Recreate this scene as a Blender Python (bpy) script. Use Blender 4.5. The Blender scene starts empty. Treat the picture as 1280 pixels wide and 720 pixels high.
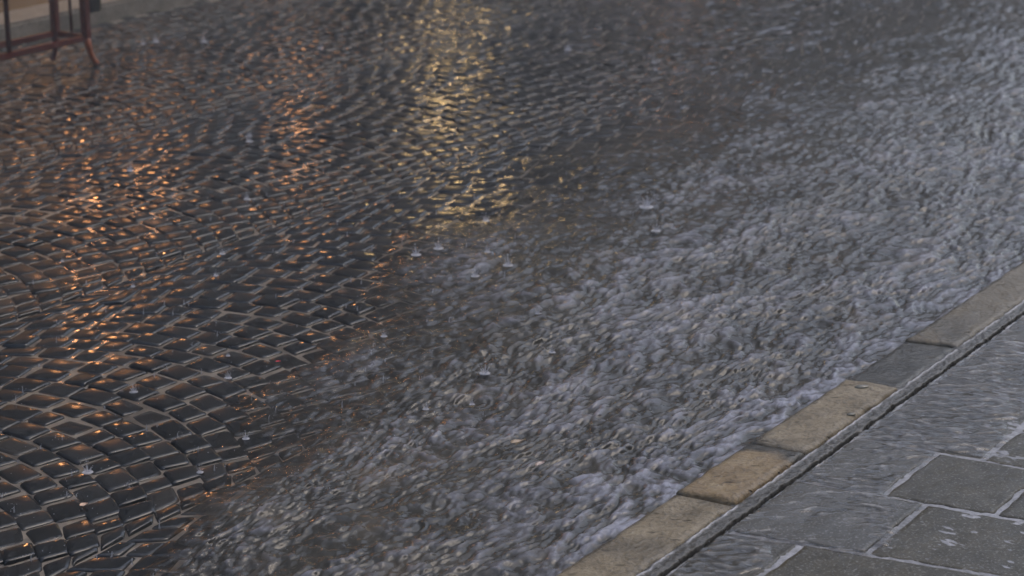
import bpy, math, random
import numpy as np
random.seed(7); rng = np.random.default_rng(7)
D = bpy.data; SC = bpy.context.scene; COL = SC.collection
R = math.radians

# ------------------------------------------------------------------ site frame
# Camera stands at the origin of the plan, looking along +Y.  The street runs at A to the
# right of that: u = distance along the street, v = distance across it (near kerb at -2.04).
PITCH = R(17.6676); A = R(33.4218); CAM_H = 1.8; FPX = 2700.0
UX, UY = math.sin(A), math.cos(A); VX, VY = math.cos(A), -math.sin(A)
def xy(u, v): return (u*UX + v*VX, u*UY + v*VY)
def xyz(u, v, z=0.0): return (u*UX + v*VX, u*UY + v*VY, z)
ROTZ = math.atan2(UY, UX)                    # rotation that lays local +x along the street (+y = -v)

def sstep(a, b, x):
    t = np.clip((x-a)/(b-a), 0, 1); return t*t*(3-2*t)
def road_z(v):
    v = np.asarray(v, float)
    return -0.034 - 0.046*sstep(-3.6, -2.0, v) - 0.02*sstep(-5.8, -7.0, v)

# ------------------------------------------------------------------ numpy noise
_P = rng.permutation(512); _G = rng.uniform(0, 2*math.pi, 512); _GX, _GY = np.cos(_G), np.sin(_G)
def perlin(x, y):
    x = np.asarray(x, float); y = np.asarray(y, float)
    xi = np.floor(x).astype(int); yi = np.floor(y).astype(int); xf = x-xi; yf = y-yi
    u_ = xf*xf*xf*(xf*(xf*6-15)+10); v_ = yf*yf*yf*(yf*(yf*6-15)+10)
    def gr(ix, iy, fx, fy):
        h = _P[(_P[ix & 511] + iy) & 511]
        return _GX[h]*fx + _GY[h]*fy
    a = gr(xi, yi, xf, yf); b = gr(xi+1, yi, xf-1, yf)
    c = gr(xi, yi+1, xf, yf-1); d = gr(xi+1, yi+1, xf-1, yf-1)
    return (a+(b-a)*u_ + ((c+(d-c)*u_)-(a+(b-a)*u_))*v_)*1.5
def fbm(x, y, o=3):
    s = 0; a = 1.0
    for i in range(o):
        s = s + a*perlin(x*2**i+17.3*i, y*2**i-9.1*i); a *= .5
    return s

# ------------------------------------------------------------------ object helpers
def mesh_np(name, V, F, mat=None, parent=None, smooth=True, attrs=None):
    V = np.asarray(V, np.float32); F = np.asarray(F, np.int32); k = F.shape[1]
    me = D.meshes.new(name)
    me.vertices.add(len(V)); me.vertices.foreach_set('co', V.ravel())
    me.loops.add(F.size); me.loops.foreach_set('vertex_index', F.ravel())
    me.polygons.add(len(F)); me.polygons.foreach_set('loop_start', np.arange(0, F.size, k, dtype=np.int32))
    me.polygons.foreach_set('use_smooth', np.full(len(F), smooth))
    me.update(calc_edges=True); me.validate()
    for n, a in (attrs or {}).items():
        at = me.attributes.new(n, 'FLOAT', 'POINT'); at.data.foreach_set('value', np.asarray(a, np.float32).ravel())
    if mat: me.materials.append(mat)
    o = D.objects.new(name, me); COL.objects.link(o)
    if parent: o.parent = parent
    return o
def grid_faces(nr, nc, flip=False):
    i = np.arange(nr*nc).reshape(nr, nc)
    f = np.stack([i[:-1, :-1], i[:-1, 1:], i[1:, 1:], i[1:, :-1]], -1).reshape(-1, 4)
    return f[:, ::-1] if flip else f
class MB:
    def __init__(s): s.v = []; s.f = []
    def add(s, vs, fs):
        n = len(s.v); s.v += [tuple(p) for p in vs]; s.f += [tuple(i+n for i in f) for f in fs]
    def box(s, x0, x1, y0, y1, z0, z1):
        s.add([(x0,y0,z0),(x1,y0,z0),(x1,y1,z0),(x0,y1,z0),(x0,y0,z1),(x1,y0,z1),(x1,y1,z1),(x0,y1,z1)],
              [(0,3,2,1),(4,5,6,7),(0,1,5,4),(1,2,6,5),(2,3,7,6),(3,0,4,7)])
    def tube(s, pts, rad, n=10, cap=True):
        from mathutils import Vector
        pts = [Vector(p) for p in pts]; rad = rad if hasattr(rad, '__len__') else [rad]*len(pts)
        base = len(s.v); ref = Vector((0.31, .17, .93))
        for i, p in enumerate(pts):
            d = (pts[min(i+1, len(pts)-1)]-pts[max(i-1, 0)]).normalized()
            r = Vector((1,0,0)) if abs(d.x) < .8 else Vector((0,1,0))
            e1 = d.cross(r).normalized(); e2 = d.cross(e1)
            for k in range(n):
                t = 2*math.pi*k/n; s.v.append(tuple(p + rad[i]*(math.cos(t)*e1 + math.sin(t)*e2)))
        for i in range(len(pts)-1):
            for k in range(n):
                a = base+i*n+k; b = base+i*n+(k+1) % n
                s.f.append((a, b, b+n, a+n))
        if cap:
            s.f.append(tuple(base+k for k in range(n))[::-1]); s.f.append(tuple(base+(len(pts)-1)*n+k for k in range(n)))
    def ball(s, c, r, nu=10, nv=7, sq=(1,1,1)):
        vs = [(c[0], c[1], c[2]+r*sq[2])]; fs = []
        for j in range(1, nv):
            p = math.pi*j/nv
            for i in range(nu):
                t = 2*math.pi*i/nu
                vs.append((c[0]+r*sq[0]*math.sin(p)*math.cos(t), c[1]+r*sq[1]*math.sin(p)*math.sin(t), c[2]+r*sq[2]*math.cos(p)))
        vs.append((c[0], c[1], c[2]-r*sq[2])); L = len(vs)-1
        for i in range(nu): fs.append((0, 1+i, 1+(i+1) % nu))
        for j in range(nv-2):
            for i in range(nu):
                a = 1+j*nu+i; b = 1+j*nu+(i+1) % nu; fs.append((a, a+nu, b+nu, b))
        for i in range(nu): fs.append((L, 1+(nv-2)*nu+(i+1) % nu, 1+(nv-2)*nu+i))
        s.add(vs, fs)
    def build(s, name, mat, parent=None, smooth=False, bevel=0):
        me = D.meshes.new(name); me.from_pydata(s.v, [], s.f); me.update()
        import bmesh
        bm = bmesh.new(); bm.from_mesh(me); bmesh.ops.recalc_face_normals(bm, faces=bm.faces)
        if bevel: bmesh.ops.bevel(bm, geom=list(bm.edges), offset=bevel, segments=2, affect='EDGES', clamp_overlap=True)
        bm.to_mesh(me); bm.free()
        if smooth: me.polygons.foreach_set('use_smooth', [True]*len(me.polygons))
        if mat: me.materials.append(mat)
        o = D.objects.new(name, me); COL.objects.link(o)
        if parent: o.parent = parent
        return o
def tag(o, label=None, cat=None, group=None, kind=None):
    for k, x in (('label', label), ('category', cat), ('group', group), ('kind', kind)):
        if x: o[k] = x
    return o
def empty(name, loc, rz=0):
    o = D.objects.new(name, None); COL.objects.link(o); o.location = loc; o.rotation_euler = (0, 0, rz); o.empty_display_size = .1
    return o

# ------------------------------------------------------------------ materials
class NT:
    def __init__(s, name):
        s.m = D.materials.new(name); s.m.use_nodes = True; s.t = s.m.node_tree; s.t.nodes.clear()
        s.out = s.n('ShaderNodeOutputMaterial')
    def n(s, typ, **kw):
        nd = s.t.nodes.new(typ)
        for k, x in kw.items():
            if k.startswith('_'): setattr(nd, k[1:], x)
            else:
                key = k.replace('__', ' ')
                s.set(nd.inputs[key], x)
        return nd
    def set(s, sock, x):
        if isinstance(x, bpy.types.NodeSocket): s.t.links.new(x, sock)
        elif isinstance(x, (tuple, list)) and len(x) == 3 and sock.type == 'RGBA': sock.default_value = (*x, 1)
        else: sock.default_value = x
    def noise(s, scale, detail=3, vec=None, rough=.55, dist=0):
        nd = s.n('ShaderNodeTexNoise', Scale=scale, Detail=detail, Roughness=rough, Distortion=dist)
        if vec is not None: s.set(nd.inputs['Vector'], vec)
        return nd.outputs['Fac']
    def ramp(s, fac, stops):
        nd = s.n('ShaderNodeValToRGB'); s.set(nd.inputs['Fac'], fac); e = nd.color_ramp.elements
        while len(e) < len(stops): e.new(.5)
        for el, (p, c) in zip(e, stops): el.position = p; el.color = (*c, 1) if len(c) == 3 else c
        return nd.outputs['Color']
    def rng(s, x, a, b, c, d):
        nd = s.n('ShaderNodeMapRange'); s.set(nd.inputs[0], x)
        for i, q in enumerate((a, b, c, d)): s.set(nd.inputs[i+1], q)
        return nd.outputs[0]
    def math(s, op, a, b=0.0):
        nd = s.n('ShaderNodeMath', _operation=op); s.set(nd.inputs[0], a); s.set(nd.inputs[1], b); return nd.outputs[0]
    def mix(s, f, a, b, blend='MIX'):
        nd = s.n('ShaderNodeMix', _data_type='RGBA', _blend_type=blend)
        s.set(nd.inputs[0], f); s.set(nd.inputs[6], a); s.set(nd.inputs[7], b); return nd.outputs[2]
    def attr(s, name): return s.n('ShaderNodeAttribute', _attribute_name=name).outputs['Fac']
    def coord(s, scale=(1,1,1), rot=(0,0,0)):
        tc = s.n('ShaderNodeTexCoord').outputs['Object']
        mp = s.n('ShaderNodeMapping', Vector=tc); mp.inputs['Scale'].default_value = scale; mp.inputs['Rotation'].default_value = rot
        return mp.outputs[0]
    def bump(s, h, strength=.3, dist=.005, normal=None):
        nd = s.n('ShaderNodeBump', Height=h, Strength=strength, Distance=dist)
        if normal is not None: s.set(nd.inputs['Normal'], normal)
        return nd.outputs[0]
    def pbr(s, **kw):
        p = s.n('ShaderNodeBsdfPrincipled', **kw); s.t.links.new(p.outputs[0], s.out.inputs[0]); return s.m

ALONG = (0, 0, -ROTZ)                     # mapping rotation: texture x runs along the street
def m_setts():
    t = NT('wet_setts'); tone = t.attr('tone'); co = t.coord()
    c = t.ramp(tone, [(0, (.006,.008,.010)), (.55, (.012,.015,.018)), (.85, (.024,.026,.028)), (1, (.042,.037,.032))])
    n1 = t.noise(60, 2, co); c = t.mix(t.rng(n1, .35, .75, 0, .6), c, (.034,.034,.033))
    n2 = t.noise(9, 1, co); rg = t.math('ADD', t.rng(n2, .35, .7, .06, .17), t.rng(t.math('FRACT', t.math('MULTIPLY', tone, 7.3)), .3, .9, 0, .09))
    rip = t.noise(48, 1, co)
    nb = t.bump(rip, .12, .004)
    return t.pbr(Base__Color=c, Roughness=rg, IOR=1.4, Normal=nb)
def m_bed():
    t = NT('wet_joint_sand'); co = t.coord(); n = t.noise(35, 4, co)
    c = t.ramp(n, [(.3, (.15,.128,.104)), (.5, (.26,.225,.188)), (.72, (.39,.335,.265))])
    c = t.mix(t.rng(t.noise(5, 3, co), .45, .65, 0, .6), c, (.05,.042,.033))
    return t.pbr(Base__Color=c, Roughness=.4, Normal=t.bump(t.noise(300, 3, co), .4, .003))
def m_water(deep, fcol=(.39,.40,.48), nm=None):
    t = NT(nm or ('running_rain_water' if deep else 'thin_rain_water')); co = t.coord(rot=ALONG)
    dep = t.attr('depth'); foam_sheen = t.attr('foam_sheen')
    al = 1.0 if deep else t.rng(dep, -.005, .034, .03, 1.0)
    mp = t.n('ShaderNodeMapping', Vector=co); mp.inputs['Scale'].default_value = (.6, 1, 1)
    f1 = t.noise(60, 2, mp.outputs[0], .55, .5)
    agit = t.rng(dep, .0, .02, .12, 1.0)
    nb = t.bump(f1, t.math('MULTIPLY', agit, .28), .010)
    murk = t.ramp(t.noise(7, 1, co), [(.3, (.038,.037,.032)), (.6, (.062,.059,.051)), (.8, (.098,.084,.066))])
    dif = t.n('ShaderNodeBsdfDiffuse', Color=murk, Normal=nb)
    body = dif
    if not deep:
        body = t.n('ShaderNodeMixShader'); t.set(body.inputs[0], al)
        t.t.links.new(t.n('ShaderNodeBsdfTransparent').outputs[0], body.inputs[1]); t.t.links.new(dif.outputs[0], body.inputs[2])
    fo = t.n('ShaderNodeBsdfDiffuse', Color=fcol, Normal=nb)  # pale diffuse for foam, also painting in the sky's shine on ripples
    fm = t.math('MULTIPLY', foam_sheen, t.rng(f1, .34, .62, .3, 1))
    m2 = t.n('ShaderNodeMixShader'); t.set(m2.inputs[0], fm)
    t.t.links.new(body.outputs[0], m2.inputs[1]); t.t.links.new(fo.outputs[0], m2.inputs[2])
    gl = t.n('ShaderNodeBsdfGlossy', Color=(1,1,1), Roughness=.12, Normal=nb)
    fr = t.n('ShaderNodeFresnel', IOR=1.33, Normal=nb)
    m3 = t.n('ShaderNodeMixShader'); t.set(m3.inputs[0], fr.outputs[0])
    t.t.links.new(m2.outputs[0], m3.inputs[1]); t.t.links.new(gl.outputs[0], m3.inputs[2])
    t.t.links.new(m3.outputs[0], t.out.inputs[0]); return t.m
def m_stone(name, cols, wet=.35, pit=.5, scale=1.0):
    t = NT(name); co = t.coord(); n = t.noise(14*scale, 5, co, .65); n2 = t.noise(90*scale, 4, co, .6)
    c = t.ramp(n, [(.3, cols[0]), (.5, cols[1]), (.7, cols[2])])
    c = t.mix(t.rng(n2, .48, .66, 0, .6), c, tuple(x*.45 for x in cols[0]))
    vo = t.n('ShaderNodeTexVoronoi', Scale=46*scale, Vector=t.coord((.35,1,1), ALONG)); spk = t.rng(vo.outputs['Distance'], .10, .22, 1, 0)
    spk = t.math('MULTIPLY', spk, t.rng(t.noise(22, 1, co), .45, .55, 0, 1))
    c = t.mix(t.math('MULTIPLY', spk, pit), c, (.03,.025,.02))
    damp = t.attr('damp'); c = t.mix(damp, c, (.045,.043,.036))
    h = t.math('SUBTRACT', n2, spk)
    rg = t.rng(damp, 0, 1, wet, .12)
    return t.pbr(Base__Color=c, Roughness=rg, IOR=1.4, Normal=t.bump(h, .8, .005))
def m_slab():
    t = NT('wet_paving_stone'); co = t.coord(rot=ALONG); tone = t.attr('tone'); film = t.attr('film')
    n = t.noise(11, 5, co, .65)
    c = t.ramp(n, [(.3, (.045,.037,.02)), (.5, (.068,.057,.031)), (.72, (.10,.081,.043))])
    c = t.mix(t.rng(tone, 0, 1, 0, .75), c, (.046,.044,.034))
    sp = t.noise(160, 2, co); c = t.mix(t.rng(t.noise(95, 2, co), .5, .68, 0, .5), c, (.03,.03,.026)); c = t.mix(t.rng(sp, .57, .66, 0, .6), c, (.28,.27,.25))
    c = t.mix(t.math('MULTIPLY', film, .45), c, (.17,.165,.16))  # paler under the film: its sheen is put into the slab colour
    nb = t.bump(t.noise(210, 3, co), .38, .003)
    rg = t.rng(film, 0, 1, .33, .1)
    return t.pbr(Base__Color=c, Roughness=rg, IOR=1.36, Normal=nb)
def m_simple(name, col, rough=.5, var=.25, scale=20, metal=0, bump=.15):
    t = NT(name); co = t.coord(); n = t.noise(scale, 4, co)
    c = t.mix(t.rng(n, .3, .7, 0, 1), tuple(x*(1-var) for x in col), tuple(min(1, x*(1+var)) for x in col))
    return t.pbr(Base__Color=c, Roughness=rough, Metallic=metal, Normal=t.bump(n, bump, .004))
def m_emit(name, col, s):
    t = NT(name); co = t.coord(); n = t.noise(1.6, 2, co)
    c = t.mix(t.rng(n, .3, .7, .0, .55), col, tuple(x*.35 for x in col))
    e = t.n('ShaderNodeEmission', Color=c, Strength=s); t.t.links.new(e.outputs[0], t.out.inputs[0]); return t.m
def m_splash():
    t = NT('splash_water'); p = t.n('ShaderNodeBsdfPrincipled', Base__Color=(.75,.76,.82), Roughness=.1, IOR=1.33)
    tr = t.n('ShaderNodeBsdfTransparent'); mx = t.n('ShaderNodeMixShader'); mx.inputs[0].default_value = .34
    t.t.links.new(tr.outputs[0], mx.inputs[1]); t.t.links.new(p.outputs[0], mx.inputs[2]); t.t.links.new(mx.outputs[0], t.out.inputs[0]); return t.m

SETTS, BED, WATER, SHALLOW, SLAB = m_setts(), m_bed(), m_water(True), m_water(False), m_slab()
PFILM = m_water(False, (.36,.35,.335), 'pavement_rain_film')
def m_mortar():
    t = NT('mortar_painted_sheen'); co = t.coord(); n = t.noise(70, 4, co, .65)
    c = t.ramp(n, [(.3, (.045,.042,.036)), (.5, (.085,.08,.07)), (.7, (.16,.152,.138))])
    c = t.mix(t.attr('sky_sheen'), c, t.ramp(n, [(.3, (.32,.32,.33)), (.6, (.56,.56,.6))]))  # pale sky reflection of the wet joints mixed into the mortar colour
    c = t.mix(t.attr('damp'), c, (.006,.006,.005))
    return t.pbr(Base__Color=c, Roughness=.22, IOR=1.35, Normal=t.bump(n, .6, .005))
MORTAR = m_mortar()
CRACK = m_simple('wet_crack', (.008,.008,.007), .5)
SPLASH = m_splash()

# ------------------------------------------------------------------ ground + road
g = 600
mesh_np('ground', [(-g,-g,-.16),(g,-g,-.16),(g,g,-.16),(-g,g,-.16)], [(0,1,2,3)], m_simple('wet_asphalt', (.045,.045,.048), .3, .3, 3), smooth=False)['kind'] = 'structure'

def in_view_band(u): return (u > 1.6) & (u < 13.5)
W, RAD, PIT = 1.2, .8485, .083
VB0 = -2.93
L1 = np.array([-1.0,-.995,-.93,-.82,-.66,.66,.82,.93,.995,1.0]); DR = np.array([-.014,-.0042,-.0022,-.0007,0,0,-.0007,-.0022,-.0042,-.014])
aa, bb = np.meshgrid(L1, L1, indexing='ij'); n8 = len(L1)
drop = DR[:, None] + DR[None, :]; dome = -.0006*(aa**2+bb**2)
quads = []; 
for k in range(-1, 5):
    vc = VB0 - W/2 - k*W
    nj = int((13.6-1.5)/PIT)
    for j in range(nj):
        u0 = 1.5 + j*PIT + .03*k
        n = 16 if (j+k) % 3 else 15
        ws = rng.uniform(.78, 1.25, n) * (1.12 - .3*np.abs(np.linspace(-1, 1, n))**2)
        ed = np.concatenate([[0], np.cumsum(ws)]); ed = ed/ed[-1]
        if j % 2: ed[1:-1] += .5*(ed[1]-ed[0])*.7
        th = (ed*2-1)*math.pi/4
        for i in range(n):
            cs = []
            for (t_, q) in ((0, th[i]), (0, th[i+1]), (1, th[i+1]), (1, th[i])):
                s = RAD*math.sin(q); s2 = s + (t_-.5)*.75*PIT*math.sin(q)*(1-abs(s/.6)**6)
                cs.append((u0 + t_*PIT + RAD*(math.cos(q)-1), vc + s2))
            c = np.array(cs); ce = c.mean(0)
            if ce[1] > -2.075 or ce[1] < -6.99: continue
            quads.append(c)
Q = np.array(quads); N = len(Q)
Q += rng.normal(0, .0032, Q.shape)
ce = Q.mean(1, keepdims=True)
# inset so a joint stays open between neighbours
e1 = (Q[:, 1]-Q[:, 0]+Q[:, 2]-Q[:, 3])/2; e2 = (Q[:, 3]-Q[:, 0]+Q[:, 2]-Q[:, 1])/2
l1 = np.linalg.norm(e1, axis=1); area = np.abs(e1[:, 0]*e2[:, 1]-e1[:, 1]*e2[:, 0]); l2 = area/np.maximum(l1, 1e-4)
wd1 = area/np.maximum(np.linalg.norm(e2, axis=1), 1e-4)
gap = rng.uniform(.003, .0085, N)
s1 = np.clip(1-gap/wd1, .6, .97)[:, None, None]; s2 = np.clip(1-gap/l2, .6, .97)[:, None, None]
pa = aa[None]*(1-.055*bb[None]**2*np.abs(aa[None])**3); pb = bb[None]*(1-.055*aa[None]**2*np.abs(bb[None])**3)
pa = pa*s1; pb = pb*s2
w00 = (1-pa)*(1-pb)/4; w10 = (1+pa)*(1-pb)/4; w11 = (1+pa)*(1+pb)/4; w01 = (1-pa)*(1+pb)/4
Pu = w00*Q[:,0,0,None,None]+w10*Q[:,1,0,None,None]+w11*Q[:,2,0,None,None]+w01*Q[:,3,0,None,None]
Pv = w00*Q[:,0,1,None,None]+w10*Q[:,1,1,None,None]+w11*Q[:,2,1,None,None]+w01*Q[:,3,1,None,None]
jit = .0028*(np.abs(aa)**4+np.abs(bb)**4)
Pu = Pu + jit*perlin(Pu*38+.0, Pv*38); Pv = Pv + jit*perlin(Pu*41+7, Pv*37+3)
hh = rng.normal(0, .0016, N)[:, None, None]; ta = rng.normal(0, .0010, N)[:, None, None]; tb = rng.normal(0, .0010, N)[:, None, None]
Z = road_z(Pv) + hh + ta*aa + tb*bb + drop + dome + .0006*perlin(Pu*40, Pv*40)
tone = np.repeat(rng.beta(2, 2.6, N), n8*n8)
X = Pu*UX + Pv*VX; Y = Pu*UY + Pv*VY
V = np.stack([X, Y, Z], -1).reshape(-1, 3)
f0 = grid_faces(n8, n8)
F = (f0[None] + (np.arange(N)*n8*n8)[:, None, None]).reshape(-1, 4)
p = V[F[0]]
if np.cross(p[1]-p[0], p[2]-p[1])[2] < 0: F = F[:, ::-1]
road = mesh_np('cobbled_road', V, F, SETTS, attrs={'tone': tone}); road['kind'] = 'structure'

vv = np.linspace(-7.05, -2.0, 60); uu = np.linspace(-4, 60, 300)
UU, VV = np.meshgrid(uu, vv, indexing='ij')
ZZ = road_z(VV) - np.where((UU > 1.5) & (UU < 13.6), .0062, .004)
o = mesh_np('road_bed', np.stack([UU*UX+VV*VX, UU*UY+VV*VY, ZZ], -1).reshape(-1, 3), grid_faces(300, 60, True), BED); o['kind'] = 'structure'

# ------------------------------------------------------------------ running water
def ground_at(px, py, z=0.0):
    dx, dy, dz = px-640, -(py-360), FPX
    y = dy*math.sin(PITCH)+dz*math.cos(PITCH); zz = dy*math.cos(PITCH)-dz*math.sin(PITCH); t = (z-CAM_H)/zz
    return dx*t, y*t
def to_uv(P): return P[0]*UX+P[1]*UY, P[0]*VX+P[1]*VY
# where raindrops strike: picture bearing of each impact and its height
SP = [(820,288,.030), (635,331,.030), (345,628,.020), (808,258,.045), (606,466,.028), (285,472,.02), (690,440,.018), (735,360,.022), (590,505,.015),
      (520,318,.03), (548,310,.03), (1010,330,.022), (480,420,.018), (250,590,.016), (940,470,.016), (710,62,.035), (255,52,.035), (195,52,.03), (860,440,.016), (415,560,.018), (870,175,.03), (1100,190,.03), (960,262,.025)]
rs = random.Random(11)
SP += [(rs.uniform(60, 1240), rs.uniform(20, 600)**1.0, rs.uniform(.010, .026)) for _ in range(34)]
SP = [q for q in SP if q[1] < 330 or q[0] + (q[1]-330)*1.6 < 1230]
EU = np.array([2.0, 2.83, 3.19, 3.9, 4.73, 5.4, 6.1, 7.4, 9.5, 13]); EV = np.array([-2.55, -2.66, -2.98, -3.16, -3.58, -3.72, -3.85, -3.9, -4.2, -4.5])
nu_, nv_ = 1250, 760
us = 1.9*(13.4/1.9)**np.linspace(0, 1, nu_)
tv = np.linspace(0, 1, nv_); vs = -2.036 - 1.75*tv - 3.2*np.clip(tv-.45, 0, 1)**1.6*3.0
vs = np.maximum(vs, -7.0)
_, keep = np.unique(vs, return_index=True); vs = vs[np.sort(keep)]; nv_ = len(vs)
UU, VV = np.meshgrid(us, vs, indexing='ij')
vb = np.interp(UU, EU, EV) + .16*perlin(UU*1.3, VV*1.7) + .09*perlin(UU*3.4, VV*4.5) + .035*perlin(UU*11, VV*13)
over = VV - vb
dep = np.where(over > 0, .060*(1-np.exp(-(over/(.42+.16*np.clip(UU-4.5, 0, 4)))**1.25)), .010*np.tanh(over/.3)) - .001
# thin sheets lying over the setts further up the street
thin = (.5+.5*sstep(-.2, .4, fbm(UU*.8+3, VV*1.1, 2)))*sstep(6.3, 8.3, UU+.5*(VV+4.2))*.0105*sstep(-6.6, -4.6, VV)
dep = np.maximum(dep, -.0044) + thin*(over < 0.3)*sstep(.3, -.1, over)
ag = np.maximum(sstep(-.004, .015, dep), .5*sstep(-.003, .004, dep))
# flow stretched along the street, slightly braided
su = UU*1.0 + .06*perlin(UU*3, VV*3); sv = VV + .05*perlin(UU*2.2+5, VV*4) + .012*perlin(UU*9, VV*14+2)
w1 = .55*perlin(su*7.5, sv*16) + .6*perlin(su*14.5+3, sv*31); w2 = .50*perlin(su*31, sv*54) + .21*perlin(su*60, sv*100)
big = sstep(.015, .055, dep); w = w1*(.62+.38*big) + w2*(1.3-.4*big)
w = np.sign(w)*np.abs(w)**.9
lap = np.exp(-(VV+2.04)**2/.012)
calm = .68+.32*sstep(-.25, .25, perlin(UU*1.6+4, VV*2.6) + .5*(big-.5) + .1)
w = w*calm
hgt = ag*(.0095*w + .003*perlin(su*4, sv*7)) + .0009*(1-ag)*perlin(UU*32, VV*32) + sstep(6.2, 7.8, UU+.5*(VV+4.2))*(over < .5)*sstep(.5, -.1, over)*sstep(-6.8, -5, VV)*(.0056*perlin(su*9+2, sv*12) + .0056*perlin(su*20, sv*29))
hgt *= 1-.35*lap
rings = np.zeros_like(UU)
for (px, py, h) in SP + [(rs.uniform(20, 1270), rs.uniform(10, 660), rs.uniform(.008, .016)) for _ in range(160)]:
    cu, cv = to_uv(ground_at(px, py, -.03)); r0 = 2.6*h
    a0, a1 = np.searchsorted(us, [cu-.13, cu+.13]); sl_ = (slice(a0, a1), slice(None))
    d_ = np.hypot(UU[sl_]-cu, VV[sl_]-cv)
    rings[sl_] += .0016*np.sin((d_-r0)*2*math.pi/.017)*np.exp(-((d_-r0)/.018)**2)
ZZ = road_z(VV) + dep + hgt + rings
foam_sheen = np.clip(-.13 + 1.05*w + .55*perlin(su*2.0, sv*3.3) + .16*big, 0, 1)*sstep(.001, .030, dep)
foam_sheen = foam_sheen + .42*np.clip(1.2*perlin(su*9+2, sv*12) + .8*perlin(su*22, sv*30), 0, 1)*sstep(6.0, 7.6, UU+.5*(VV+4.2))*sstep(-6.6, -4.8, VV)*sstep(.4, -.1, over)
foam_sheen = np.clip(foam_sheen*(.62-.16*sstep(4.6, 6.5, UU)) + .10*sstep(4.6, 3.2, UU)*np.clip(w+.1, 0, 1)*sstep(.0, .02, dep) + lap*.42*sstep(-.4, .3, w), 0, 1)
water = mesh_np('water', np.stack([UU*UX+VV*VX, UU*UY+VV*VY, ZZ], -1).reshape(-1, 3), grid_faces(nu_, nv_), WATER,
                attrs={'depth': dep+.25*hgt, 'foam_sheen': foam_sheen})
me = water.data
if me.polygons[0].normal.z < 0: me.flip_normals()
dd = (dep+.25*hgt); fm_ = np.minimum(np.minimum(dd[:-1, :-1], dd[1:, :-1]), np.minimum(dd[:-1, 1:], dd[1:, 1:]))
me.materials.append(SHALLOW); me.polygons.foreach_set('material_index', (fm_ < .034).astype(np.int32).ravel())
water['kind'] = 'structure'

# ------------------------------------------------------------------ kerb stones
def slab_mesh(name, mat, corners, ztop, thick, bev, parent=None, nx=24, ny=10, rough=.0015, wob=.0, attrs=None, lip=0, damp=None, film=None, tone=.3):
    """stone with a finely gridded top; corners (u,v): [u0v0, u1v0, u1v1, u0v1]"""
    c = np.array(corners, float)
    def ax(n, L):
        b = bev/L; inner = np.linspace(b, 1-b, n); return np.concatenate([[0, 0, b*.3], inner, [1-b*.3, 1, 1]])
    Lu = np.linalg.norm(c[1]-c[0]); Lv = np.linalg.norm(c[3]-c[0])
    a, b = ax(nx, Lu), ax(ny, Lv)
    ia = np.arange(len(a)); ib = np.arange(len(b))
    AA, BB = np.meshgrid(a, b, indexing='ij'); IA, IB = np.meshgrid(ia, ib, indexing='ij')
    u = (1-AA)*(1-BB)*c[0,0]+AA*(1-BB)*c[1,0]+AA*BB*c[2,0]+(1-AA)*BB*c[3,0]
    v = (1-AA)*(1-BB)*c[0,1]+AA*(1-BB)*c[1,1]+AA*BB*c[2,1]+(1-AA)*BB*c[3,1]
    ed = np.minimum.reduce([np.minimum(AA, 1-AA)*Lu, np.minimum(BB, 1-BB)*Lv])
    z = ztop - bev*.8*np.clip(1-ed/bev, 0, 1)**2 + rough*fbm(u*18, v*18, 3)*np.clip(ed/bev, 0, 1)
    # ragged arrises
    if wob:
        k = np.clip(1-ed/(bev*2), 0, 1); u = u + k*wob*perlin(u*23, v*23+5); v = v + k*wob*perlin(u*19+9, v*31)
    bot = (IA == 0) | (IA == len(a)-1) | (IB == 0) | (IB == len(b)-1)
    z = np.where(bot, ztop-thick, z)
    V = np.stack([u*UX+v*VX, u*UY+v*VY, z], -1).reshape(-1, 3)
    at = {'damp': np.clip(damp(u, v) + .6*sstep(-2.018, -2.034, v+.008*perlin(u*14, v*14)), 0, 1) if damp else np.zeros_like(u), 'film': film(u, v) if film else np.zeros_like(u), 'tone': np.full(u.shape, tone)}
    o = mesh_np(name, V, grid_faces(len(a), len(b)), mat, parent, attrs=at)
    mid = o.data.polygons[len(o.data.polygons)//2]
    if mid.normal.z < 0: o.data.flip_normals()
    return o
KZ = 0.0
TAN = ((.135,.108,.066), (.25,.202,.13), (.345,.285,.195))
ORANGE = ((.16,.11,.055), (.27,.195,.105), (.36,.28,.17))
OLIVE = ((.10,.09,.065), (.16,.145,.105), (.22,.20,.15))
DARK = ((.05,.048,.04), (.075,.07,.056), (.11,.10,.08))
def dm_edge(u, v): return .25*sstep(-1.97, -1.90, v)*sstep(-.2, .4, perlin(u*9, v*9))
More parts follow.
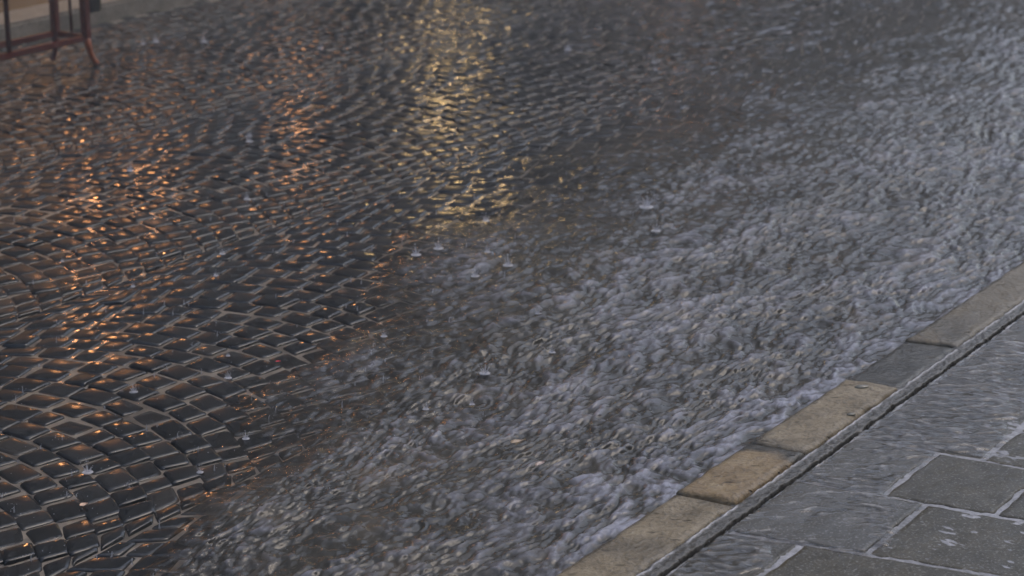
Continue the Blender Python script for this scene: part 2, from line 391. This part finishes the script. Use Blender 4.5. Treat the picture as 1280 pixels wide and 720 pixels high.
kerbs = [
 (2.45, 3.722, m_stone('tan_kerb_stone', TAN, .4), .0, lambda u, v: np.clip(.35*sstep(.1, .5, perlin(u*6, v*8)) + .5*sstep(3.66, 3.72, u)*0.6, 0, 1),
  'long light tan kerbstone nearest the camera, running off the bottom edge'),
 (3.73, 4.055, m_stone('orange_kerb_stone', ORANGE, .38, .9), .006, lambda u, v: .95*sstep(3.985, 4.03, u+.02*perlin(u*20, v*20)),
  'short orange-brown pitted kerbstone with a dark wet band across its far end'),
 (4.060, 4.562, m_stone('pale_kerb_stone', TAN, .42, .8), .004, lambda u, v: .5*sstep(4.115, 4.07, u+.02*perlin(u*20, v*20)),
  'pale tan pitted kerbstone with two small water beads on its top'),
 (4.567, 4.925, m_stone('dark_kerb_stone', DARK, .2, .3), -.004, lambda u, v: .4+.4*sstep(-.2, .4, perlin(u*8, v*10)),
  'dark grey soaked kerbstone between two tan ones'),
 (4.931, 6.6, m_stone('olive_kerb_stone', ((.11,.09,.058), (.17,.14,.093), (.22,.185,.13)), .32, .3), .0, lambda u, v: .55*sstep(5.35, 5.0, u)*sstep(-.3, .4, perlin(u*5, v*8)),
  'olive tan kerbstone running off the right edge of the picture'),
]
for (u0, u1, mat, dz, dmp, lab) in kerbs:
    sk = .016
    o = slab_mesh('kerb_stone', mat, [(u0-sk*.5, -2.038), (u1-sk*.5, -2.038), (u1+sk*.5, -1.905), (u0+sk*.5, -1.905)], KZ+dz, .16, .010,
                  nx=int((u1-u0)/.012), ny=14, rough=.0022, wob=.006, damp=dmp)
    tag(o, lab, 'kerbstone', 'kerbstones along the running water')
for (a, b) in ((-6, 2.44), (6.61, 40)):
    m = MB(); pts = [xyz(a,-2.038,-.16), xyz(b,-2.038,-.16), xyz(b,-1.905,-.16), xyz(a,-1.905,-.16), xyz(a,-2.038,0), xyz(b,-2.038,0), xyz(b,-1.905,0), xyz(a,-1.905,0)]
    m.add(pts, [(0,3,2,1),(4,5,6,7),(0,1,5,4),(1,2,6,5),(2,3,7,6),(3,0,4,7)])
    m.build('kerb', kerbs[0][2])['kind'] = 'structure'

# ------------------------------------------------------------------ pavement: mortar bed + slabs as parts
bedu = np.linspace(2.2, 7.5, 1300); bedv = np.concatenate([np.linspace(-1.915, -1.84, 64), np.linspace(-1.8, 1.5, 180)])
UU, VV = np.meshgrid(bedu, bedv, indexing='ij')
crk = np.exp(-((VV + 1.8665 + .005*perlin(UU*14, VV*0+2) + .003*perlin(UU*40, VV*0+7))/.0042)**2)*sstep(-.75, -.35, perlin(UU*9, VV*0+4))
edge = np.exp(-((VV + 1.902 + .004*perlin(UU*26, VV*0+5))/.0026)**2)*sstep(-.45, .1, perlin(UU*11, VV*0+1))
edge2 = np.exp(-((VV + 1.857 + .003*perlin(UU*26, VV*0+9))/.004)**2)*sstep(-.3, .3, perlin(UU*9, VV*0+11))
ZZ = np.where(VV > -1.85, -.0025, -.006) + .0016*fbm(UU*75, VV*75, 3) + .0022*edge + .002*edge2 - .028*crk
sky_sheen = np.clip(np.maximum(np.maximum(edge, .7*edge2), np.where(VV > -1.848, .6+.3*perlin(UU*6, VV*6), 0)), 0, 1)  # paints reflected sky along the kerb edge and the water-filled joints
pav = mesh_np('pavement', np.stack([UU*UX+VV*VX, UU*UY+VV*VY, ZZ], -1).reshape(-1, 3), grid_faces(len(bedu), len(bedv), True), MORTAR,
              attrs={'damp': np.clip(crk*1.3, 0, 1), 'sky_sheen': sky_sheen})
if pav.data.polygons[0].normal.z < 0: pav.data.flip_normals()
pav['kind'] = 'structure'
m = MB()
for (a, b, c, d, z) in ((-8, 2.2, -1.904, 1.5, -.008), (7.5, 40, -1.904, 1.5, -.008)):
    m.add([xyz(a,c,z), xyz(b,c,z), xyz(b,d,z), xyz(a,d,z)], [(0,1,2,3)])
m.build('pavement_surface', m_simple('plain_wet_paving', (.08,.075,.062), .3, .3, 6))['kind'] = 'structure'

def fil(u, v):       # where the running film lies: up to the joints that hold it back
    k = u - .14*(v+1.86); lim = np.full_like(k, -1.72)
    for a_, b_ in ((3.60, -1.573), (3.918, -1.655), (4.219, -1.566), (4.62, -1.36), (5.1, -1.30)): lim = np.where(k > a_, b_, lim)
    x = v - lim + .035*perlin(u*7, v*8) + .018*perlin(u*22, v*22)
    f = 1-sstep(-.035, .02, x)
    return np.clip(f*(.86+.4*perlin(u*5, v*6)), 0, 1)
fu = np.linspace(3.1, 6.4, 1050); fv = np.linspace(-1.853, -1.0, 270)
UU, VV = np.meshgrid(fu, fv, indexing='ij'); FX = UU*UX+VV*VX; FY = UU*UY+VV*VY
fl = fil(UU, VV)
wob = .25*perlin(FX*5, FY*6)
rp = perlin(FX*24+2*wob, FY*62+9*wob) + .6*perlin(FX*45, FY*100+4) + .5*perlin(FX*11+3, FY*26)
jt = np.min([np.abs(UU-k-.16*(VV+1.86)) for k in (3.275, 3.6, 3.918, 4.219, 4.62, 5.035)], axis=0)
ZZ = -.0045 + .0062*fl + .0025*rp*sstep(.1, .5, fl) + .001*np.exp(-(jt/.008)**2)
pw = mesh_np('pavement_water', np.stack([FX, FY, ZZ], -1).reshape(-1, 3), grid_faces(len(fu), len(fv), True), PFILM,
             attrs={'depth': -.006 + .011*fl, 'foam_sheen': np.clip(.02+.72*rp, 0, .9)*sstep(.15, .75, fl)})  # pale ripple colour stands in for sky reflected by the film
if pw.data.polygons[0].normal.z < 0: pw.data.flip_normals()
pw['kind'] = 'structure'
rows = [(2.60, 2.95, .19, .19, [-1.858, -1.35, -.9]), (2.95, 3.275, .19, .19, [-1.858, -1.62, -1.2, -.8]), (3.275, 3.60, .19, .19, [-1.858, -1.70, -1.255, -.8]),
        (3.60, 3.918, .19, .135, [-1.858, -1.573, -1.06, -.6]), (3.918, 4.219, .135, .085, [-1.858, -1.665, -1.43, -1.0, -.6]),
        (4.219, 4.62, .085, .15, [-1.858, -1.566, -1.12, -.7]), (4.62, 5.035, .15, .24, [-1.858, -1.40, -.9]),
        (5.035, 5.40, .24, .2, [-1.858, -1.62, -1.2, -.8]), (5.40, 5.85, .2, .2, [-1.858, -1.5, -1.0]), (5.85, 6.3, .2, .2, [-1.858, -1.4, -.9])]
for (u0, u1, k0, k1, vsx) in rows:
    for v0, v1 in zip(vsx[:-1], vsx[1:]):
        gp = .0045
        c = [(u0+gp+k0*(v0+1.86), v0+gp), (u1-gp+k1*(v0+1.86), v0+gp), (u1-gp+k1*(v1+1.86), v1-gp), (u0+gp+k0*(v1+1.86), v1-gp)]
        vis = u1 > 3.1 and u0 < 5.3 and v0 < -1.2
        slab_mesh('paving_slab', SLAB, c, rng.normal(0, .0012), .04, .005, pav, nx=40 if vis else 8, ny=40 if vis else 8, rough=.0016, wob=.005, film=fil,
                  tone=float(rng.uniform(.1, .9)))

# ------------------------------------------------------------------ far side: kerb, pavement, buildings
FK = -7.0
m = MB(); a, b = -8, 60
m.add([xyz(a,FK,-.16), xyz(b,FK,-.16), xyz(b,FK-.24,-.16), xyz(a,FK-.24,-.16), xyz(a,FK,.03), xyz(b,FK,.03), xyz(b,FK-.24,.03), xyz(a,FK-.24,.03)],
      [(0,3,2,1),(4,5,6,7),(0,1,5,4),(1,2,6,5),(2,3,7,6),(3,0,4,7)])
m.build('far_kerb', m_stone('far_kerb_stone', ((.13,.117,.098), (.19,.17,.142), (.26,.235,.2)), .35), bevel=.012)['kind'] = 'structure'
m = MB(); m.add([xyz(a,FK-.24,.026), xyz(b,FK-.24,.026), xyz(b,-9.3,.03), xyz(a,-9.3,.03)], [(0,1,2,3)])
m.build('far_pavement', m_simple('far_wet_paving', (.06,.053,.039), .25, .3, 5))['kind'] = 'structure'

WALLS = [((.06,.05,.042), 'brown'), ((.05,.052,.056), 'grey'), ((.075,.064,.05), 'ochre')]
GLASS = m_simple('dark_window_glass', (.015,.017,.02), .08, .2, 4)
GLOW = m_emit('warm_shop_light', (1.0, .50, .20), .35)
FRAME = m_simple('dark_window_frame', (.05,.035,.028), .4)
ROOF = m_simple('slate_roof', (.05,.05,.055), .5)
def building(u0, u1, h, wi, label, lit, near=None):
    root = empty('building', xyz(u0, -9.3, 0), ROTZ) if near is None else empty('building', xyz(u1, near, 0), ROTZ+math.pi)     # local x = along street, local y = away from it
    L = u1-u0; wall = m_simple('wall_' + WALLS[wi][1], WALLS[wi][0], .8, .25, 2)
    bays = int(L//2.4); bw = L/bays
    xs = []; m = MB()
    openings = []
    for i in range(bays):
        cx = (i+.5)*bw
        openings.append((cx-.85, cx+.85, .35, 2.55, True, i in lit))
        z = 3.7
        while z+2.0 < h: openings.append((cx-.5, cx+.5, z, z+1.7, False, False)); z += 3.1
    # wall as strips around the openings, per bay
    for i in range(bays):
        x0, x1 = i*bw, (i+1)*bw; ops = [q for q in openings if x0 < (q[0]+q[1])/2 < x1]; z = -.1
        for q in ops:
            m.box(x0, x1, 0, .35, z, q[2]); m.box(x0, q[0], 0, .35, q[2], q[3]); m.box(q[1], x1, 0, .35, q[2], q[3]); z = q[3]
        m.box(x0, x1, 0, .35, z, h)
    m.box(0, L, .36, 8, -.1, h)
    m.build('wall', wall, root)
    c = MB(); c.box(-.02, L+.02, -.18, -.002, h-.35, h-.1); c.build('cornice', wall, root)
    c = MB(); c.box(0, L, -.1, -.002, 3.0, 3.2); c.build('string_course', wall, root)
    r = MB(); r.add([(0,-.25,h+.004),(L,-.25,h+.004),(L,8,h+.004),(0,8,h+.004),(0,4,h+2.2),(L,4,h+2.2)], [(0,1,5,4),(2,3,4,5),(0,4,3),(1,2,5),(0,3,2,1)]); r.build('roof', ROOF, root)
    for (a, b, z0, z1, shop, on) in openings:
        f = MB(); t = .06
        f.box(a, b, .14, .2, z0, z0+t); f.box(a, b, .14, .2, z1-t, z1); f.box(a, a+t, .14, .2, z0+t, z1-t); f.box(b-t, b, .14, .2, z0+t, z1-t)
        f.box((a+b)/2-.03, (a+b)/2+.03, .145, .195, z0+t, z1-t)
        fo = f.build('window', FRAME, root)
        p = MB(); p.box(a+t, b-t, .215, .23, z0+t, z1-t); p.build('pane', GLOW if on else GLASS, fo)
    tag(root, label, 'building'); return root
building(-6, 4.8, 9.5, 1, 'grey three-storey house at the left end of the far side of the street', set())
building(4.9, 15.2, 10.5, 0, 'brown stone house with lit shop windows facing the wet cobbles', {0, 1})
building(15.3, 31, 6.6, 2, 'long ochre house further up the street', set())
building(-8, 16, 9.5, 2, 'unseen ochre house added behind the photographer to block sky light', set(), 2.2)  # unseen house, added to hold back sky light from the near side

IRON = m_simple('black_iron', (.02,.02,.02), .35, .3, 30, .6)
AMBER = m_emit('amber_lamp_glass', (1.0, .42, .15), 64)
AMBERD = m_emit('dim_amber_lamp_glass', (1.0, .42, .14), 24)
YELLOW = m_emit('yellow_lamp_glass', (1.0, .66, .27), 29)
def lantern(u, z, mat, label, r=.11, v=-9.3):
    root = empty('wall_lantern', xyz(u, v, z), ROTZ)
    b = MB(); b.box(-.05, .05, -.02, -.002, -.18, .12); b.tube([(0,-.02,.08), (0,-.16,.17), (0,-.32,.15), (0,-.34,.12)], .012, 8); b.build('bracket', IRON, root)
    g_ = MB(); g_.ball((0,-.34,-.03), r, 14, 9, (1,1,1.15)); g_.build('globe', mat, root, True)
    c = MB(); c.tube([(0,-.34,r*1.0-.02), (0,-.34,r*1.0+.03), (0,-.34,r*1.0+.06)], [r*.75, r*.5, .015], 12); c.build('cap', IRON, root)
    tag(root, label, 'wall lantern', 'wall lanterns on the far houses')
AZ = lambda px: math.atan((px-640)/2833.0)
def u_on_facade(px, v=-8.96):      # where the sight line at that bearing meets the facade plane
    t = math.tan(AZ(px)); # x = t*y
    # x = u*UX+v*VX ; y = u*UY+v*VY  -> u = v*(t*VY-VX)/(UX-t*UY)
    return v*(t*VY-VX)/(UX-t*UY)
for px, z, mt, lab in ((58, 2.0, AMBER, 'amber globe lantern at the left end of the row of wall lanterns'),
                   (150, 1.7, AMBERD, 'amber globe lantern between two lit shop windows'),
                   (350, 1.6, AMBERD, 'amber globe lantern above the brown doorway bay'),
                   (535, 1.75, YELLOW, 'yellow globe lantern, left one of a close pair'),
                   (572, 1.9, YELLOW, 'yellow globe lantern, right one of a close pair'),
                   (850, 2.3, AMBERD, 'amber globe lantern on the ochre house up the street')):
    lantern(u_on_facade(px), z, mt, lab, .07 if px != 850 else .05)

# ------------------------------------------------------------------ red stand on the far cobbles
zr = -.036
P4 = to_uv(ground_at(110, 82, zr))
RED = m_simple('dark_red_painted_metal', (.085,.018,.014), .25, .35, 40)
REDL = m_simple('rust_orange_foot', (.30,.075,.02), .3, .35, 40)
TANW = m_simple('tan_cane', (.30,.22,.10), .5)
st = empty('metal_stand', xyz(P4[0], P4[1], zr), ROTZ)        # local -x: back towards us along the street; +y: away
LN, DP, HT = .95, .175, .92
def foot(x, y, sx, sy, mat, name='foot'):
    f = MB(); f.tube([(x,y,.118), (x+.004*sx,y+.003*sy,.085), (x+.014*sx,y+.006*sy,.045), (x+.034*sx,y+.010*sy,.012), (x+.042*sx,y+.012*sy,.004)], [.016,.0145,.0125,.011,.012], 10)
    f.build(name, mat, st, True)
foot(0, 0, 1, -1, REDL); foot(0, DP, -.4, 1, RED); foot(-LN, 0, -1, -1, RED); foot(-LN, DP, -1, 1, RED)
for (x, y, w_) in ((0,0,.0165), (0,DP,.0155), (-LN,0,.0165), (-LN,DP,.0155)):
    p = MB(); p.box(x-w_, x+w_, y-w_, y+w_, .112, HT); p.build('post', RED, st, bevel=.004)
for (y, z) in ((0,.118), (DP,.118)):
    p = MB(); p.box(-LN+.0175, -.0175, y-.011, y+.011, z-.013, z+.011); p.build('rail', RED, st, bevel=.004)
    p = MB(); p.box(-LN+.0175, -.0175, y-.011, y+.011, HT-.05, HT-.025); p.build('rail', RED, st, bevel=.004)
for x in (0, -LN):
    p = MB(); p.box(x-.010, x+.010, .0175, DP-.0165, .106, .128); p.build('end_rail', RED, st, bevel=.004)
    p = MB(); p.box(x-.010, x+.010, .0175, DP-.0165, HT-.05, HT-.028); p.build('end_rail', RED, st, bevel=.004)
    p = MB(); p.tube([(x, DP*.47, .128), (x, DP*.47, HT-.05)], .0062, 8); p.build('rod', RED, st, True)
for x, y, q in ((-.43, 0, .0105), (-.69, 0, .0085), (-.70, DP, .007)):
    p = MB(); p.tube([(x, y, .130), (x, y, HT-.05)], q, 8); p.build('rod', RED, st, True)
p = MB(); p.tube([(-.385, DP+.025, 0), (-.40, DP+.025, .12), (-.46, DP+.026, .5), (-.50, DP+.026, HT)], [.010,.010,.011,.011], 10); p.build('cane', TANW, st, True)
tag(st, 'dark red metal stand with slim bars, low rail and splayed rust-orange foot on wet cobbles', 'stand')

pz = .03
P = to_uv(ground_at(134, 14, pz))
po = empty('post', xyz(P[0], P[1]-.05, pz), ROTZ)
m = MB(); m.tube([(0,0,0), (0,0,.8)], .011, 10); m.build('shaft', TANW, po, True)
m = MB(); m.box(-.085, -.012, -.03, .03, 0, .07); m.build('foot_block', IRON, po, bevel=.008)
tag(po, 'thin tan post with a dark block at its foot on the far kerb', 'post')

# ------------------------------------------------------------------ litter
def petal(name, px, py, z, size, col, label, cat, asp=.6, rz=0.0):
    x, y = ground_at(px, py, z); n = 9; vs_ = []; fs_ = []
    for i in range(n):
        t = i/(n-1); wdt = math.sin(math.pi*min(1, t*1.04+.02))**.7*asp*.5
        for s in (-1, -.4, .4, 1): vs_.append((size*(t-.5), size*wdt*s, size*(.12*(s*s) + .18*(t-.5)**2 + .05*math.sin(5*t+s))))
    for i in range(n-1):
        for k in range(3): a_ = i*4+k; fs_.append((a_, a_+1, a_+5, a_+4))
    m = MB(); m.add(vs_, fs_); o = m.build(name, m_simple(name+'_'+label.split()[0], col, .35, .25, 90), smooth=True)
    o.location = (x, y, z); o.rotation_euler = (R(8), R(-10), rz); tag(o, label, cat); return o
zn = lambda px, py: float(road_z(to_uv(ground_at(px, py, -.03))[1]))
petal('petal', 348, 452, zn(348,452)+.006, .013, (.75,.03,.05), 'bright red petal lying on the wet cobbles at the edge of the flow', 'petal')
petal('petal', 105, 631, zn(105,631)+.006, .018, (.75,.50,.36), 'pale peach petal on the dark cobbles at the bottom left', 'petal', .7, .4)
petal('leaf', 648, 553, zn(648,553)+.060, .034, (.50,.38,.27), 'pale brown leaf floating in the middle of the running water', 'leaf', .45, .1)
petal('leaf', 676, 580, zn(676,580)+.060, .030, (.42,.33,.30), 'greyish pink leaf washing along below the pale brown one', 'leaf', .45, .7)
BEAD = m_simple('bead_stone', (.20,.19,.15), .12, .3, 60)
for px, py, sx, lab in ((1077, 484, .018, 'small wet pebble at the far end of the pale kerbstone'), (1064, 518, .011, 'tiny flat pebble in the middle of the pale kerbstone')):
    x, y = ground_at(px, py, .005); m = MB(); m.ball((0,0,0), sx, 14, 9, (1, .55, .32)); o = m.build('pebble', BEAD, smooth=True)
    o.location = (x, y, .005); o.rotation_euler = (0, 0, .1); tag(o, lab, 'pebble')

# ------------------------------------------------------------------ rain splashes
def splash_mesh(seed, h):
    r = random.Random(seed); m = MB(); n = 9
    for i in range(n):
        a_ = 2*math.pi*i/n + r.uniform(-.2, .2); q = r.uniform(.5, 1.0)*h; ro = .25*h
        d = (math.cos(a_), math.sin(a_))
        m.tube([(ro*.6*d[0], ro*.6*d[1], -.002), (ro*1.0*d[0], ro*1.0*d[1], q*.3), (ro*1.7*d[0], ro*1.7*d[1], q*.62)], [.0016, .0011, .0004], 6)
        m.ball((ro*(1.9+r.random())*d[0], ro*(1.9+r.random())*d[1], q*r.uniform(.6, 1.0)), r.uniform(.0008, .0018), 6, 4)
    m.tube([(0,0,-.002), (.001,0,h*.4), (.002,.001,h*.8)], [.0032, .0014, .0012], 7); m.ball((.002,.001,h*1.0), .0022, 8, 5)
    # low cushion of churned water
    m.ball((0,0,-.001), h*.45, 12, 6, (1.2,1.2,.22))
    o = m.build('water_splash', SPLASH, smooth=True); return o
protos = []
for i, (px, py, h) in enumerate(SP):
    zz = zn(px, py) + (.045 if px > 420 and py > 250 else .003)
    x, y = ground_at(px, py, zz)
    if len(protos) < 3: o = splash_mesh(i, .03); protos.append(o)
    else: o = protos[i % 3].copy(); COL.objects.link(o)
    o.location = (x, y, zz); s_ = h/.03; o.scale = (s_, s_, s_); o.rotation_euler = (0, 0, i*1.7)
    tag(o, 'small white splash crown thrown up where a raindrop hits the wet street', 'splash', 'raindrop splashes on the street')
m = MB(); r = random.Random(3)
for i in range(1900):
    px, py = r.uniform(-40, 1320), r.uniform(0, 740); x, y = ground_at(px, py, -.03); q = r.random()
    m.ball((x, y, -.025+.004+.05*q*q), r.uniform(.0005, .0014), 5, 4)
for i in range(420):            # small impacts: a stub of a jet with droplets round it
    px, py = r.uniform(-40, 1320), r.uniform(0, 740); x, y = ground_at(px, py, -.03)
    z0 = float(road_z(to_uv((x, y))[1])); z0 += .03 if (px > 420 and py > 250) else 0.0
    h = r.uniform(.004, .016); m.tube([(x, y, z0-.002), (x, y, z0+h*.5), (x+.001, y, z0+h)], [.0024, .0012, .0005], 5)
    for k in range(r.randint(2, 6)):
        a_ = r.uniform(0, 6.3); d_ = r.uniform(.3, 1.3)*h; m.ball((x+d_*math.cos(a_), y+d_*math.sin(a_), z0+r.uniform(.3, 1.1)*h), r.uniform(.0005, .0013), 5, 4)
tag(m.build('rain_drops', SPLASH, smooth=True), 'fine spray of raindrops bouncing just above the wet street', 'rain', kind='stuff')

mt_ = D.materials.new('rain_mist'); mt_.use_nodes = True; q = mt_.node_tree; q.nodes.clear()
vs_ = q.nodes.new('ShaderNodeVolumeScatter'); vs_.inputs['Density'].default_value = .0098; vs_.inputs['Color'].default_value = (.86,.92,1,1); vs_.inputs['Anisotropy'].default_value = .2
q.links.new(vs_.outputs[0], q.nodes.new('ShaderNodeOutputMaterial').inputs['Volume'])
m = MB(); m.box(-30, 45, -12, 60, -.4, 14)
tag(m.build('rain_mist', mt_), 'thin bluish rain mist hanging over the whole street', 'mist', kind='stuff')
# ------------------------------------------------------------------ sky, sun, camera
wd = D.worlds.new('World'); SC.world = wd; wd.use_nodes = True; nt = wd.node_tree; nt.nodes.clear()
SUN_EL, SUN_AZ = R(58), R(62)          # azimuth from +Y clockwise
sk = nt.nodes.new('ShaderNodeTexSky'); sk.sky_type = 'NISHITA'; sk.sun_disc = False; sk.sun_elevation = SUN_EL; sk.sun_rotation = SUN_AZ
sk.air_density = 1.0; sk.dust_density = 3.0; sk.ozone_density = 1.0
hs = nt.nodes.new('ShaderNodeHueSaturation'); hs.inputs['Saturation'].default_value = .9
bg = nt.nodes.new('ShaderNodeBackground'); bg.inputs['Strength'].default_value = .27
ow = nt.nodes.new('ShaderNodeOutputWorld')
nt.links.new(sk.outputs[0], hs.inputs['Color']); nt.links.new(hs.outputs[0], bg.inputs[0]); nt.links.new(bg.outputs[0], ow.inputs[0])
sl = D.lights.new('Sun', 'SUN'); sl.energy = .5; sl.angle = R(35); sl.color = (1, .96, .92)
so = D.objects.new('Sun', sl); COL.objects.link(so); so.rotation_euler = (R(90)-SUN_EL, 0, -SUN_AZ+math.pi)
so.rotation_euler = (R(90)-SUN_EL, 0, math.pi-SUN_AZ)

cam = D.cameras.new('Camera'); co = D.objects.new('Camera', cam); COL.objects.link(co); SC.camera = co
co.location = (0, 0, CAM_H); co.rotation_euler = (math.pi/2-PITCH, 0, 0)
cam.sensor_width = 36; cam.lens = 36*FPX/1280; cam.clip_end = 2000; cam.clip_start = .05
cam.dof.use_dof = True; cam.dof.focus_distance = 4.75; cam.dof.aperture_fstop = 4.8
SC.view_settings.view_transform = 'Standard'; SC.view_settings.look = 'None'; SC.view_settings.exposure = 0
SC.cycles.transparent_max_bounces = 12; SC.cycles.max_bounces = 3; SC.cycles.diffuse_bounces = 2; SC.cycles.caustics_reflective = False; SC.cycles.caustics_refractive = False
SC.cycles.sample_clamp_indirect = 4; SC.cycles.use_light_tree = False; SC.cycles.use_adaptive_sampling = True; SC.cycles.adaptive_threshold = .02
SC.cycles.volume_bounces = 0; SC.cycles.volume_max_steps = 64
